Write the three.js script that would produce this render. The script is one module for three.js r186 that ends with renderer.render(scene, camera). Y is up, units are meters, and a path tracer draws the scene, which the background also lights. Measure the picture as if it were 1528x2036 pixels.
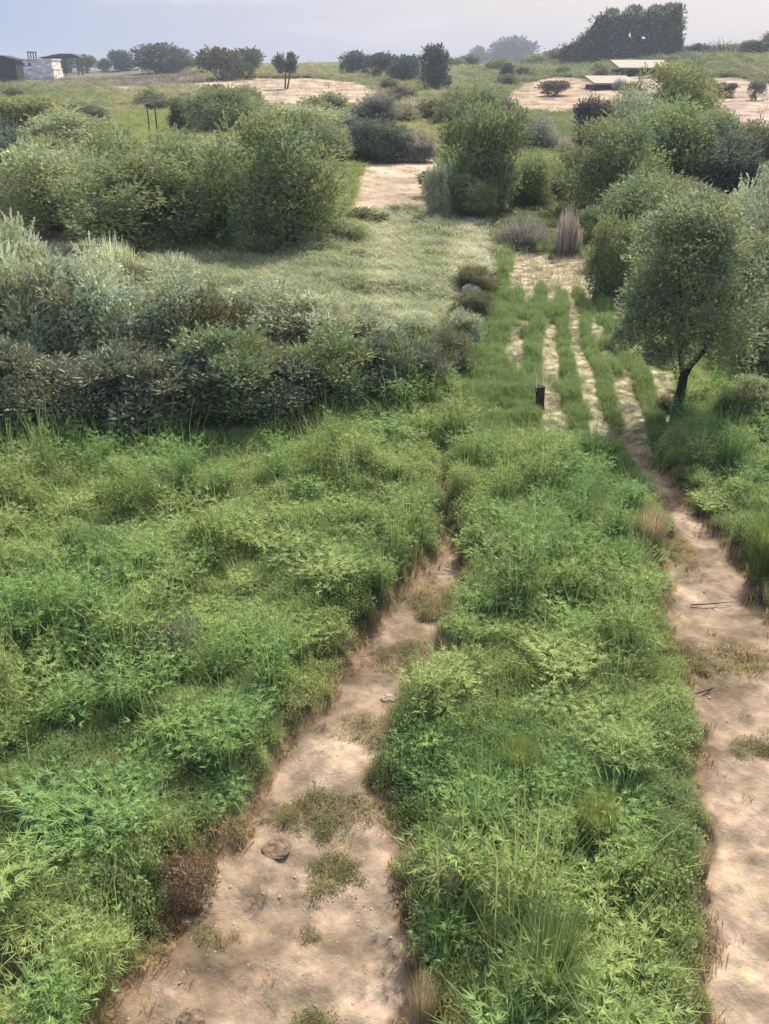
import * as THREE from 'three';
import { mergeGeometries } from 'three/addons/utils/BufferGeometryUtils.js';

// ------------------------------------------------------------------ camera, sky, sun, exposure
const scene = new THREE.Scene();
const EYE = 6, PITCH = 26.47 * Math.PI / 180, FPX = 1018 / Math.tan(30 * Math.PI / 180);
const camera = new THREE.PerspectiveCamera(60, 769 / 1024, 0.1, 9000);
camera.position.set(0, EYE, 0);
camera.rotation.set(-PITCH, 0, 0);
const renderer = new THREE.WebGLRenderer({ antialias: true });
renderer.toneMapping = THREE.LinearToneMapping;
renderer.toneMappingExposure = 1.6;
renderer.shadowMap.enabled = true;
const SUN_AZ = 24 * Math.PI / 180, SUN_EL = 47 * Math.PI / 180;   // azimuth to the right of the view, height above the horizon
const sunDir = new THREE.Vector3(Math.sin(SUN_AZ) * Math.cos(SUN_EL), Math.sin(SUN_EL), -Math.cos(SUN_AZ) * Math.cos(SUN_EL));
const sun = new THREE.DirectionalLight(0xfff3e2, 4.6);
sun.position.copy(sunDir).multiplyScalar(200); sun.castShadow = true; sun.shadow.radius = 5;
Object.assign(sun.shadow.camera, { left: -120, right: 120, top: 120, bottom: -120, far: 600 });
scene.add(sun, sun.target);

// ------------------------------------------------------------------ noise and random numbers
function rng(seed) { let s = (seed * 2654435761) >>> 0; return () => { s = (s + 0x6D2B79F5) >>> 0; let t = Math.imul(s ^ (s >>> 15), 1 | s); t = (t + Math.imul(t ^ (t >>> 7), 61 | t)) ^ t; return ((t ^ (t >>> 14)) >>> 0) / 4294967296; }; }
function hash(i, j, k = 0) { let h = Math.imul(i | 0, 374761393) + Math.imul(j | 0, 668265263) + Math.imul(k | 0, 1274126177); h = Math.imul(h ^ (h >>> 13), 1274126177); return ((h ^ (h >>> 16)) >>> 0) / 4294967296; }
const fade = t => t * t * (3 - 2 * t);
function vnoise(x, y, k = 0) { const i = Math.floor(x), j = Math.floor(y), u = fade(x - i), v = fade(y - j); const a = hash(i, j, k), b = hash(i + 1, j, k), c = hash(i, j + 1, k), d = hash(i + 1, j + 1, k); return (a + (b - a) * u + (c - a) * v + (a - b - c + d) * u * v) * 2 - 1; }
function fbm(x, y, k = 0, o = 3) { let s = 0, a = .5, n = 0; for (let q = 0; q < o; q++) { s += a * vnoise(x, y, k + q); n += a; x = x * 2.03 + 7.3; y = y * 2.03 + 1.7; a *= .5; } return s / n; }
const clamp = (x, a = 0, b = 1) => Math.min(b, Math.max(a, x));
const ss = (a, b, x) => { const t = clamp((x - a) / (b - a)); return t * t * (3 - 2 * t); };
const mix = (a, b, t) => a + (b - a) * t;
const mix3 = (a, b, t) => [mix(a[0], b[0], t), mix(a[1], b[1], t), mix(a[2], b[2], t)];

// ------------------------------------------------------------------ sky: pale hazy blue, cream towards the sun, thin low clouds
{
  const W = 1024, H = 512, d = new Float32Array(W * H * 4);
  for (let j = 0; j < H; j++) for (let i = 0; i < W; i++) {
    const el = ((j + .5) / H - .5) * Math.PI, az = ((i + .5) / W - .5) * 2 * Math.PI;
    const y = Math.sin(el), x = Math.cos(el) * Math.cos(az), z = Math.cos(el) * Math.sin(az);
    const up = Math.max(y, 0);
    let c = mix3([.21, .30, .49], [.18, .27, .46], Math.pow(up, .6));
    const da = Math.acos(clamp(x * sunDir.x + y * sunDir.y + z * sunDir.z, -1, 1));
    const warm = Math.exp(-Math.pow(da / .85, 4));
    c = mix3(c, [.98, .79, .54], warm);
    const glow = .45 * Math.exp(-Math.pow(da / .22, 2));
    c = c.map((v, k) => v + glow * [1, .93, .82][k]);
    const hx = x / (up + .10), hz = z / (up + .10);
    const cl = ss(-.1, .5, fbm(hx * .9 + 3, hz * 1.7 + 8, 11, 5)) * ss(-.01, .05, y);
    c = mix3(c, [.62, .585, .60], cl * .6);
    const cl2 = ss(.1, .7, fbm(hx * 1.6 - 6, hz * 2.6, 17, 4)) * ss(0, .06, y);
    c = mix3(c, [.38, .42, .54], cl2 * .2);
    if (y < 0) c = mix3(c, [.30, .29, .25], ss(0, -.15, y));
    const o = (j * W + i) * 4; d[o] = c[0]; d[o + 1] = c[1]; d[o + 2] = c[2]; d[o + 3] = 1;
  }
  const t = new THREE.DataTexture(d, W, H, THREE.RGBAFormat, THREE.FloatType);
  t.mapping = THREE.EquirectangularReflectionMapping; t.magFilter = t.minFilter = THREE.LinearFilter; t.wrapS = THREE.RepeatWrapping; t.needsUpdate = true;
  scene.background = t; scene.environment = t;
}
scene.fog = new THREE.FogExp2(new THREE.Color().setRGB(.66, .74, .90), 0.0005);

// ------------------------------------------------------------------ helpers for things
const used = {};
function numbered(n) { used[n] = (used[n] ?? -1) + 1; return used[n] ? `${n}_${String(used[n]).padStart(3, '0')}` : n; }
function tag(o, label, category, group, kind) { o.userData = { label, category }; if (group) o.userData.group = group; if (kind) o.userData.kind = kind; return o; }
function mesh(name, geo, mat, parent) { const m = new THREE.Mesh(geo, mat); m.name = parent === scene ? numbered(name) : name; m.castShadow = m.receiveShadow = true; parent.add(m); return m; }
function thing(name, [x, y, z]) { const g = new THREE.Group(); g.name = numbered(name); g.position.set(x, y, z); scene.add(g); return g; }
const flat = (px, py) => { const u = (px - 764) / FPX, v = (1018 - py) / FPX, dy = v * Math.cos(PITCH) - Math.sin(PITCH), dz = -(Math.cos(PITCH) + v * Math.sin(PITCH)), t = -EYE / dy; return [u * t, dz * t]; };

// ------------------------------------------------------------------ the plan of the ground: two wheel ruts (edges in metres, by distance), fields, relief
const LEFT = [[2300, 40, 860], [2036, 215, 812], [1960, 290, 806], [1900, 325, 800], [1800, 352, 790], [1740, 390, 806], [1680, 430, 810], [1620, 478, 790], [1560, 512, 752], [1500, 540, 745], [1430, 600, 760], [1380, 640, 800], [1320, 675, 860], [1250, 735, 890], [1180, 785, 915], [1120, 840, 925], [1090, 885, 905]];
const RIGHT = [[2300, 1420, 2000], [2036, 1405, 1900], [1900, 1388, 1850], [1800, 1398, 1800], [1700, 1402, 1760], [1600, 1385, 1710], [1480, 1400, 1660], [1330, 1385, 1600], [1220, 1350, 1545], [1130, 1315, 1490], [1060, 1328, 1412], [1010, 1315, 1378], [960, 1288, 1345], [900, 1238, 1292], [872, 1222, 1258]];
function rut(rows) {
  const a = rows.map(([y, l, r]) => { const [xl, z] = flat(l, y), [xr] = flat(r, y); return [z, xl, xr]; });
  a.unshift([6, a[0][1], a[0][2]]);
  return (z) => { if (z >= a[0][0]) return a[0]; for (let i = 1; i < a.length; i++) if (z >= a[i][0]) { const t = (z - a[i - 1][0]) / (a[i][0] - a[i - 1][0]); return [z, mix(a[i - 1][1], a[i][1], t), mix(a[i - 1][2], a[i][2], t)]; } const e = a[a.length - 1], over = e[0] - z, w = 1 - over * .9; return [z, (e[1] + e[2]) / 2 - (e[2] - e[1]) / 2 * w, (e[1] + e[2]) / 2 + (e[2] - e[1]) / 2 * w]; };
}
const leftRut = rut(LEFT), rightRut = rut(RIGHT);
// signed distance into a rut, in metres (positive inside), its edge broken up by noise
function inside(f, x, z) { const [, a, b] = f(z); return Math.min(x - a, b - x) + .26 * fbm(x * 1.7, z * 1.7, 3, 4) + .07 * vnoise(x * 8, z * 8, 5) + .03; }
// overgrown places in the ruts, and a trodden bare corner of the field
const ISLANDS = [[640, 1600, 135, 42], [765, 1440, 85, 36], [655, 1715, 60, 50], [800, 1290, 70, 34], [860, 1180, 60, 40], [640, 2045, 75, 50], [1440, 1305, 95, 32], [1370, 1650, 60, 60], [1345, 1080, 50, 40], [425, 1850, 45, 30], [1500, 1470, 50, 26], [620, 1840, 26, 20]].map(([x, y, w, h]) => { const [gx, gz] = flat(x, y), [ax] = flat(x + w, y), [, bz] = flat(x, y - h); return [gx, gz, ax - gx, gz - bz]; });
const overgrown = (x, z) => { let m = 0; for (const [a, b, w, h] of ISLANDS) { const d = Math.hypot((x - a) / w, (z - b) / h) - .55 * fbm(x * 3.1, z * 3.1, 151, 3); m = Math.max(m, 1 - ss(.55, 1.15, d)); } return m; };
const CORNER = flat(40, 1985);
const pathAt = (x, z) => Math.max(inside(leftRut, x, z), inside(rightRut, x, z), .26 - Math.hypot(x - CORNER[0], (z - CORNER[1]) * 1.2) + .15 * fbm(x * 3, z * 3, 155, 2));
function relief(x, z) {
  const r = Math.hypot(x, z), d = -z, a = Math.atan2(x, Math.max(d, 1));
  let h = .35 * fbm(x / 26, z / 26, 21, 3) * ss(14, 45, r);
  const right = ss(.10, .36, a), mid = ss(-.32, -.12, a);
  h += ss(90, 420, r) * (4.5 + 3.6 * mid + 7 * right) * ss(-20, 60, d);
  h += 3.0 * fbm(x / 140, z / 140, 31, 3) * ss(180, 460, r);
  return h;
}
function height(x, z) {
  const r = Math.hypot(x, z);
  let h = relief(x, z);
  if (r < 70) {
    const p = ss(-.22, .10, pathAt(x, z)), near = 1 - ss(26, 60, r);
    const hum =   .17 * fbm(x / .95, z / .8, 41, 2) + .18 * fbm(x / 2.6, z / 2.0, 47, 2) + .05;
    const sand = -.12 + .06 * fbm(x / .5, z / .38, 51, 3) + .03 * fbm(x / .14, z / .11, 55, 2) + .05 * fbm(x / 1.6, z / 1.4, 57, 2);
    h += near * mix(hum, sand, p);
  }
  return h;
}
// where a line of sight through a pixel of the photograph meets the ground
function ground(px, py) {
  const u = (px - 764) / FPX, v = (1018 - py) / FPX, dy = v * Math.cos(PITCH) - Math.sin(PITCH), dz = -(Math.cos(PITCH) + v * Math.sin(PITCH));
  let t = 3, step = .1;
  for (let i = 0; i < 4000 && t < 900; i++) { if (EYE + dy * t < relief(u * t, dz * t)) break; t += step; step = t * .006; }
  return [u * t, height(u * t, dz * t), dz * t];
}
function heightThrough(p, py) { const v = (1018 - py) / FPX, dy = v * Math.cos(PITCH) - Math.sin(PITCH), dz = -(Math.cos(PITCH) + v * Math.sin(PITCH)); return EYE + dy * (p[2] / dz) - p[1]; }
const pxPerM = p => FPX / (-p[2] * Math.cos(PITCH) - (p[1] - EYE) * Math.sin(PITCH));

const plan = pts => pts.map(([x, y]) => { const g = ground(x, y); return [g[0], g[2]]; });
function within(poly, x, z) { let c = false; for (let i = 0, j = poly.length - 1; i < poly.length; j = i++) { const [xi, zi] = poly[i], [xj, zj] = poly[j]; if ((zi > z) !== (zj > z) && x < (xj - xi) * (z - zi) / (zj - zi) + xi) c = !c; } return c; }
const ZONES = [
  { k: 'sand', name: 'sandy_patch', label: 'bare pale sandy patch between the round tree and the white-flecked tree', p: plan([[670, 428], [700, 316], [780, 310], [860, 314], [880, 345], [872, 400], [885, 420], [790, 428]]), c: [.47, .41, .335] },
  { k: 'sand', name: 'sandy_field', label: 'pale tan field below the skyline left of the dark trees', p: plan([[400, 165], [480, 152], [620, 156], [700, 166], [745, 185], [725, 215], [600, 225], [520, 210], [430, 190]]), c: [.45, .385, .31] },
  { k: 'pale', name: 'stony_field', label: 'light grey stony field in front of the overgrown ruin', p: plan([[1190, 150], [1240, 127], [1330, 122], [1345, 150], [1290, 185], [1190, 200], [1180, 175]]), c: [.42, .40, .38] },
  { k: 'sand', name: 'tan_field', label: 'tan bare field with brown bushes on the middle right hillside', p: plan([[975, 195], [1020, 165], [1100, 150], [1180, 165], [1190, 205], [1100, 225], [1000, 220]]), c: [.42, .35, .275] },
  { k: 'sand', name: 'pinkish_field', label: 'pinkish bare slope at the right edge under the grassy hilltop', p: plan([[1385, 150], [1450, 145], [1528, 160], [1640, 165], [1640, 262], [1500, 265], [1410, 240], [1390, 200]]), c: [.48, .41, .36] },
  { k: 'pale', name: 'pale_clearing', label: 'thin whitish bare strip near the left skyline building', p: plan([[195, 172], [285, 173], [285, 182], [195, 182]]), c: [.48, .45, .38] },
  { k: 'plough', name: 'ploughed_field', label: 'dark grey-brown field below the left skyline trees', p: plan([[-60, 148], [60, 150], [260, 142], [440, 143], [450, 168], [290, 178], [120, 172], [-60, 176]]), c: [.15, .135, .13] },
  { k: 'lawn', p: plan([[630, 335], [712, 318], [708, 430], [640, 450]]), c: [.17, .20, .09] },
  { k: 'lawn', p: plan([[190, 300], [230, 232], [385, 228], [390, 320], [230, 330]]), c: [.15, .18, .055] },
  { k: 'lawn', p: plan([[985, 400], [1000, 310], [1110, 305], [1150, 350], [1120, 410]]), c: [.14, .19, .07] },
  { k: 'straw', p: plan([[1010, 500], [1168, 500], [1185, 545], [1205, 585], [1150, 575], [1000, 572]]), c: [.42, .38, .295] },
  { k: 'rows', p: plan([[985, 498], [1170, 498], [1250, 590], [1330, 700], [1352, 838], [1262, 885], [1000, 858], [880, 812], [855, 770], [925, 690], [985, 560]]), c: [.46, .42, .31] },
  { k: 'scrub', p: plan([[0, 300], [720, 300], [720, 460], [600, 505], [450, 500], [230, 480], [-200, 430]]), c: [.07, .09, .04] },
  { k: 'palegrass', p: plan([[-500, 430], [0, 425], [250, 490], [620, 490], [740, 425], [960, 440], [985, 510], [960, 590], [880, 740], [760, 800], [300, 840], [-500, 850]]), c: [.42, .45, .33] },
];
for (const q of ZONES) { q.x0 = Math.min(...q.p.map(a => a[0])); q.x1 = Math.max(...q.p.map(a => a[0])); q.z0 = Math.min(...q.p.map(a => a[1])); q.z1 = Math.max(...q.p.map(a => a[1])); }
function zone(x, z) {
  const r = Math.hypot(x, z), w = r * .03;
  const X = x + w * fbm(x / (w * 6 + .1), z / (w * 6 + .1), 61, 2), Z = z + 2 * w * fbm(x / (w * 6 + .1), z / (w * 8 + .1), 67, 2);
  for (const q of ZONES) if (X > q.x0 && X < q.x1 && Z > q.z0 && Z < q.z1 && within(q.p, X, Z)) return q;
  return null;
}
const strip = rut([[890, 835, 1362], [830, 860, 1342], [770, 892, 1305], [700, 925, 1262], [600, 975, 1215], [560, 990, 1195], [505, 1005, 1172]]);
const rowGreen = (x, z) => { const [, a, b] = strip(z), t = (x - a) / (b - a) + .03 * vnoise(z * .33, x * .3, 71) + .012 * vnoise(z * 1.4, x, 72), bank = ss(.13, .06, t); return ss(-.2, .3, Math.max(bank * 1.2, Math.cos((t + .02 * Math.sin(t * 9)) * 5.5 * 2 * Math.PI - .9) - .15) + .22 * fbm(x * 1.6, z * .6, 73, 3)); };

// ------------------------------------------------------------------ surface textures (grain only)
function grainTexture(size, fn, srgb) {
  const d = new Uint8Array(size * size * 4);
  for (let j = 0; j < size; j++) for (let i = 0; i < size; i++) { const c = fn(i / size, j / size), o = (j * size + i) * 4; d[o] = c[0] * 255; d[o + 1] = c[1] * 255; d[o + 2] = c[2] * 255; d[o + 3] = 255; }
  const t = new THREE.DataTexture(d, size, size); t.wrapS = t.wrapT = THREE.RepeatWrapping; t.magFilter = t.minFilter = THREE.LinearFilter; if (srgb) t.colorSpace = THREE.SRGBColorSpace; t.needsUpdate = true; return t;
}
function tile(u, v, n, k) { const x = u * n, y = v * n, i = Math.floor(x), j = Math.floor(y), a = fade(x - i), b = fade(y - j), h = (p, q) => hash(((p % n) + n) % n, ((q % n) + n) % n, k); return mix(mix(h(i, j), h(i + 1, j), a), mix(h(i, j + 1), h(i + 1, j + 1), a), b); }
const tfbm = (u, v, n, k, o) => { let s = 0, a = .5, t = 0; for (let q = 0; q < o; q++) { s += a * tile(u, v, n << q, k + q); t += a; a *= .62; } return s / t; };
const sandMap = grainTexture(1024, (u, v) => { const g = tfbm(u, v, 8, 5, 7), s = Math.pow(tile(u, v, 420, 9), 6); const b = clamp(.62 + .55 * (g - .5) + .10 * s); return [b, b * (.985 - .04 * tile(u, v, 20, 3)), b * (.96 - .06 * tile(u, v, 30, 4))]; }, true);
const sandBump = grainTexture(1024, (u, v) => { const g = tfbm(u, v, 10, 25, 7); return [g, g, g]; });
const soilMap = grainTexture(512, (u, v) => { const g = clamp(.55 + .9 * (tfbm(u, v, 10, 45, 5) - .5)); return [g, g, g * .95]; }, true);

// ------------------------------------------------------------------ the ground, one sheet from under the eye to the horizon, cut along the borders of ruts and fields
{
  const cols = [], FRONT = 40 * Math.PI / 180, n1 = 330, n2 = 56;
  for (let i = 0; i < n1; i++) cols.push(-FRONT + 2 * FRONT * i / n1);
  for (let i = 0; i < n2; i++) cols.push(FRONT + (2 * Math.PI - 2 * FRONT) * i / n2);
  const rows = []; for (let i = 0; i < 12; i++) rows.push(.05 + 3 * i / 12); { let r = 3.05; while (r < 4200) { rows.push(r); r *= r < 700 ? 1.0115 : 1.09; } }
  const nc = cols.length, nr = rows.length, pos = new Float32Array(nc * nr * 3), col = new Float32Array(nc * nr * 3), uv = new Float32Array(nc * nr * 2), cls = new Uint8Array(nc * nr);
  for (let j = 0; j < nr; j++) for (let i = 0; i < nc; i++) {
    const k = j * nc + i, r = rows[j], x = r * Math.sin(cols[i]), z = -r * Math.cos(cols[i]);
    pos[k * 3] = x; pos[k * 3 + 1] = height(x, z); pos[k * 3 + 2] = z; uv[k * 2] = x / 1.7; uv[k * 2 + 1] = z / 1.7;
    let c = mix3([.075, .095, .035], [.10, .11, .045], .5 + .5 * fbm(x / 2, z / 2, 81, 2)), kind = 0;
    if (r < 60) {
      const pl = inside(leftRut, x, z), pr = inside(rightRut, x, z), p = pathAt(x, z);
      const tone = fbm(x / 1.3, z / 1.1, 83, 3);
      const sand = mix3([.385, .33, .272], [.20, .16, .12], clamp(.33 + 1.25 * tone));
      c = mix3(c, mix3([.19, .14, .09], sand, ss(-.02, .16, p)), ss(-.14, .03, p));
      if (p > 0) { kind = pl > pr || x < 0 ? 1 : 2; c = mix3(c, [.17, .145, .085], .7 * overgrown(x, z)); }
    }
    if (!kind && r > 12) {
      const q = zone(x, z);
      if (q) { let b = q.c; if (q.k === 'rows') b = mix3(b, [.09, .12, .045], rowGreen(x, z)); c = mix3(b, b.map(t => t * .78), clamp(.35 + 1.1 * fbm(x / (r * .03), z / (r * .05), 87, 3))); if (q.name) kind = 3 + ZONES.indexOf(q); }
      else if (r > 40) { const g = fbm(x / (r * .06), z / (r * .12), 91, 3); c = mix3([.095, .12, .055], [.17, .18, .09], clamp(.5 + g)); }
    }
    col.set(c, k * 3); cls[k] = kind;
  }
  const sets = {};
  for (let j = 0; j + 1 < nr; j++) for (let i = 0; i < nc; i++) {
    const a = j * nc + i, b = j * nc + (i + 1) % nc, c = a + nc, d = b + nc;
    for (const t of [[a, b, d], [a, d, c]]) { const ks = t.map(q => cls[q]), kind = ks[1] === ks[2] ? ks[1] : ks[0]; (sets[kind] ??= []).push(...t); }
  }
  const whole = new THREE.BufferGeometry(); whole.setAttribute('position', new THREE.BufferAttribute(pos, 3)); whole.setAttribute('color', new THREE.BufferAttribute(col, 3)); whole.setAttribute('uv', new THREE.BufferAttribute(uv, 2));
  whole.setIndex(Object.values(sets).reduce((x, y) => x.concat(y), [])); whole.computeVertexNormals();
  const nor = whole.attributes.normal.array;
  function part(ids) { const map = new Map(), P = [], C = [], U = [], N = [], I = []; for (const q of ids) { let m = map.get(q); if (m === undefined) { m = map.size; map.set(q, m); P.push(pos[q * 3], pos[q * 3 + 1], pos[q * 3 + 2]); C.push(col[q * 3], col[q * 3 + 1], col[q * 3 + 2]); N.push(nor[q * 3], nor[q * 3 + 1], nor[q * 3 + 2]); U.push(uv[q * 2], uv[q * 2 + 1]); } I.push(m); } const g = new THREE.BufferGeometry(); g.setAttribute('position', new THREE.Float32BufferAttribute(P, 3)); g.setAttribute('normal', new THREE.Float32BufferAttribute(N, 3)); g.setAttribute('color', new THREE.Float32BufferAttribute(C, 3)); g.setAttribute('uv', new THREE.Float32BufferAttribute(U, 2)); g.setIndex(I); return g; }
  const soilM = new THREE.MeshStandardMaterial({ color: 0xffffff, vertexColors: true, map: soilMap, roughness: 1 });
  soilM.color.setRGB(2.6, 2.6, 2.6);
  const sandM = new THREE.MeshStandardMaterial({ vertexColors: true, map: sandMap, bumpMap: sandBump, bumpScale: .035, roughness: 1 });
  sandM.color.setRGB(2.3, 2.3, 2.3);
  const fieldMap = sandMap.clone(); fieldMap.repeat.set(.083, .061); fieldMap.needsUpdate = true;
  const fieldM = new THREE.MeshStandardMaterial({ vertexColors: true, map: fieldMap, roughness: 1 }); fieldM.color.setRGB(2.4, 2.4, 2.4);
  for (const [k, ids] of Object.entries(sets)) {
    const q = +k >= 3 ? ZONES[k - 3] : null;
    const m = mesh(q ? q.name : ['ground', 'dirt_path', 'dirt_path'][k], part(ids), k === '0' ? soilM : q ? fieldM : sandM, scene);
    tag(m, q ? q.label : ['grassy ground reaching to the horizon', 'sandy wheel rut running up from the bottom middle left', 'sandy wheel rut along the right edge'][k], q ? 'field' : ['ground', 'path', 'path'][k], null, 'structure');
  }
}

// ------------------------------------------------------------------ foliage geometry
class Leaves {
  constructor() { this.p = []; this.c = []; this.n = []; }
  tri(a, b, c, t) { this.p.push(...a, ...b, ...c); for (let i = 0; i < 3; i++) this.c.push(t[0], t[1], t[2]); }
  // a leaf: a diamond of two faces folded along its midrib
  leaf(o, dir, side, len, wid, t) {
    const m = [o[0] + dir[0] * len * .45, o[1] + dir[1] * len * .45, o[2] + dir[2] * len * .45], e = [o[0] + dir[0] * len, o[1] + dir[1] * len, o[2] + dir[2] * len];
    const l = [m[0] + side[0] * wid, m[1] + side[1] * wid, m[2] + side[2] * wid], r = [m[0] - side[0] * wid, m[1] - side[1] * wid, m[2] - side[2] * wid];
    this.tri(o, l, e, t); this.tri(o, e, r, t);
  }
  // a leaf small enough in the picture to need one face only
  leaf1(o, dir, side, len, wid, t) { const e = [o[0] + dir[0] * len, o[1] + dir[1] * len, o[2] + dir[2] * len]; this.tri([o[0] + side[0] * wid, o[1] + side[1] * wid, o[2] + side[2] * wid], [o[0] - side[0] * wid, o[1] - side[1] * wid, o[2] - side[2] * wid], e, t); }
  // a blade of grass: three faces, bending over towards its tip
  blade(x, z, ang, h, lean, w, t) {
    const dx = Math.cos(ang), dz = Math.sin(ang), sx = -dz * w, sz = dx * w;
    const m = [x + dx * lean * .3, h * .6, z + dz * lean * .3], e = [x + dx * lean, h * (1 - .25 * Math.min(1, lean / h)), z + dz * lean];
    const a = [x - sx, 0, z - sz], b = [x + sx, 0, z + sz], c = [m[0] - sx * .8, m[1], m[2] - sz * .8], d = [m[0] + sx * .8, m[1], m[2] + sz * .8];
    this.tri(a, b, d, t); this.tri(a, d, c, t); this.tri(c, d, e, t);
  }
  build() { const g = new THREE.BufferGeometry(); g.setAttribute('position', new THREE.Float32BufferAttribute(this.p, 3)); g.setAttribute('color', new THREE.Float32BufferAttribute(this.c, 3)); g.computeVertexNormals(); return g; }
}
function unit(R) { const y = R() * 2 - 1, a = R() * 6.2832, r = Math.sqrt(1 - y * y); return [r * Math.cos(a), y, r * Math.sin(a)]; }
function norm(v) { const l = Math.hypot(...v) || 1; return v.map(x => x / l); }
const cross = (a, b) => [a[1] * b[2] - a[2] * b[1], a[2] * b[0] - a[0] * b[2], a[0] * b[1] - a[1] * b[0]];
function tone(R, spread, pale = 0, paleTone = [1.9, 1.8, 1.7]) { if (R() < pale) return paleTone; const b = 1 + spread * (R() * 2 - 1), y = .12 * (R() * 2 - 1); return [b * (1 + y), b, b * (1 - y)]; }
// a crown of leaf sprays one unit high and wide, its lobes spread over a dome that starts at height y0; also the lobes, for the limbs
function crown(seed, { lobes = 34, leaves = 7000, size = .022, y0 = .05, lobe = .17, top = 1, hang = 0, pale = 0, square = 1, upright = .2, wide = 1.6, whole = false }) {
  const R = rng(seed), L = new Leaves(), cs = [];
  const cy = (y0 + top) / 2, ry = (top - y0) / 2;
  for (let i = 0; i < lobes; i++) {
    const d = unit(R), s = Math.pow(R(), .3), q = v => Math.sign(v) * Math.pow(Math.abs(v), square);
    const rr = lobe * (.4 + 1.0 * R());
    cs.push([q(d[0]) * (.5 - rr * .6) * s, cy + q(d[1]) * (ry - rr * .5) * s, q(d[2]) * (.5 - rr * .6) * s, rr]);
  }
  const vol = cs.map(c => c[3] ** 2), sum = vol.reduce((a, b) => a + b, 0);
  for (let i = 0; i < lobes; i++) {
    const [x, y, z, r] = cs[i], n = Math.round(leaves * vol[i] / sum), lt = 1 + .22 * (R() * 2 - 1), lw = .1 * (R() * 2 - 1);
    const big = .7 + .7 * R();
    for (let k = 0; k < n; k++) {
      const d = unit(R), rad = r * Math.pow(R(), .38) * (R() < .12 ? 1.25 : 1);
      const o = [x + d[0] * rad, Math.max(.01, y + d[1] * rad * .8 - hang * R() * R()), z + d[2] * rad];
      const dir = norm([d[0] * .7 + (R() - .5) * 1.3, d[1] * .5 + (R() - .5) * 1.2 + upright - hang * 3, d[2] * .7 + (R() - .5) * 1.3]);
      const side = norm(cross(dir, unit(R)));
      const t = tone(R, .14, pale), s = size * big * (.6 + .8 * R());
      L[whole ? 'leaf' : 'leaf1'](o, dir, side, s * wide, s * .5, [t[0] * lt * (1 + lw), t[1] * lt, t[2] * lt * (1 - lw)]);
    }
  }
  // young shoots standing out of the crown
  for (let i = 0; i < lobes * 3; i++) {
    const [x, y, z, r] = cs[Math.floor(R() * lobes)], d = norm([R() - .5, .25 + R() * .9 - hang * 8, R() - .5]), len = lobe * (.25 + .7 * R()), t0 = 1.1 + .2 * R();
    for (let k = 0; k < 14; k++) { const f = r * .8 + len * k / 14, o = [x + d[0] * f, Math.max(.01, y + d[1] * f - f * f * .2), z + d[2] * f], dir = norm([d[0] + R() * 1.6 - .8, d[1] + R() * 1.2 - .6, d[2] + R() * 1.6 - .8]); L.leaf1(o, dir, norm(cross(dir, unit(R))), size * wide * (1.1 - .5 * k / 14), size * .5, [t0, t0, t0]); }
  }
  return { geo: L.build(), lobes: cs };
}
function limb(a, b, ra, rb, n = 6) {
  const A = new THREE.Vector3(...a), B = new THREE.Vector3(...b), d = B.clone().sub(A), g = new THREE.CylinderGeometry(rb, ra, d.length(), n, 1, false);
  g.translate(0, d.length() / 2, 0); g.applyQuaternion(new THREE.Quaternion().setFromUnitVectors(new THREE.Vector3(0, 1, 0), d.normalize())); g.translate(...a); return g;
}
// trunk (or several stems) with limbs reaching into the lobes of a crown
function limbs(seed, cs, { stems = 1, r = .03, fork = .35, lean = .05, limbsN = 14 }) {
  const R = rng(seed), G = [];
  for (let s = 0; s < stems; s++) {
    let p = [(R() - .5) * .1 * (stems > 1 ? 2 : .2), -.03, (R() - .5) * .1 * (stems > 1 ? 2 : .2)], rad = r / Math.sqrt(stems);
    const a = R() * 6.28, l = lean + (stems > 1 ? .12 : 0);
    for (let k = 1; k <= 4; k++) {
      const q = [p[0] + Math.cos(a) * l * .35 + (R() - .5) * .02, fork * k / 4, p[2] + Math.sin(a) * l * .35 + (R() - .5) * .02];
      G.push(limb(p, q, rad, rad * .86, 8)); p = q; rad *= .86;
    }
    for (let k = 0; k < limbsN / stems; k++) {
      const c = cs[Math.floor(R() * cs.length)]; if (c[1] < fork * .8) continue;
      const m = [mix(p[0], c[0], .5) + (R() - .5) * .05, mix(p[1], c[1], .55), mix(p[2], c[2], .5) + (R() - .5) * .05];
      G.push(limb(p, m, rad * .6, rad * .34, 5)); G.push(limb(m, [c[0], c[1], c[2]], rad * .34, rad * .1, 4));
    }
  }
  return mergeGeometries(G);
}
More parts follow.
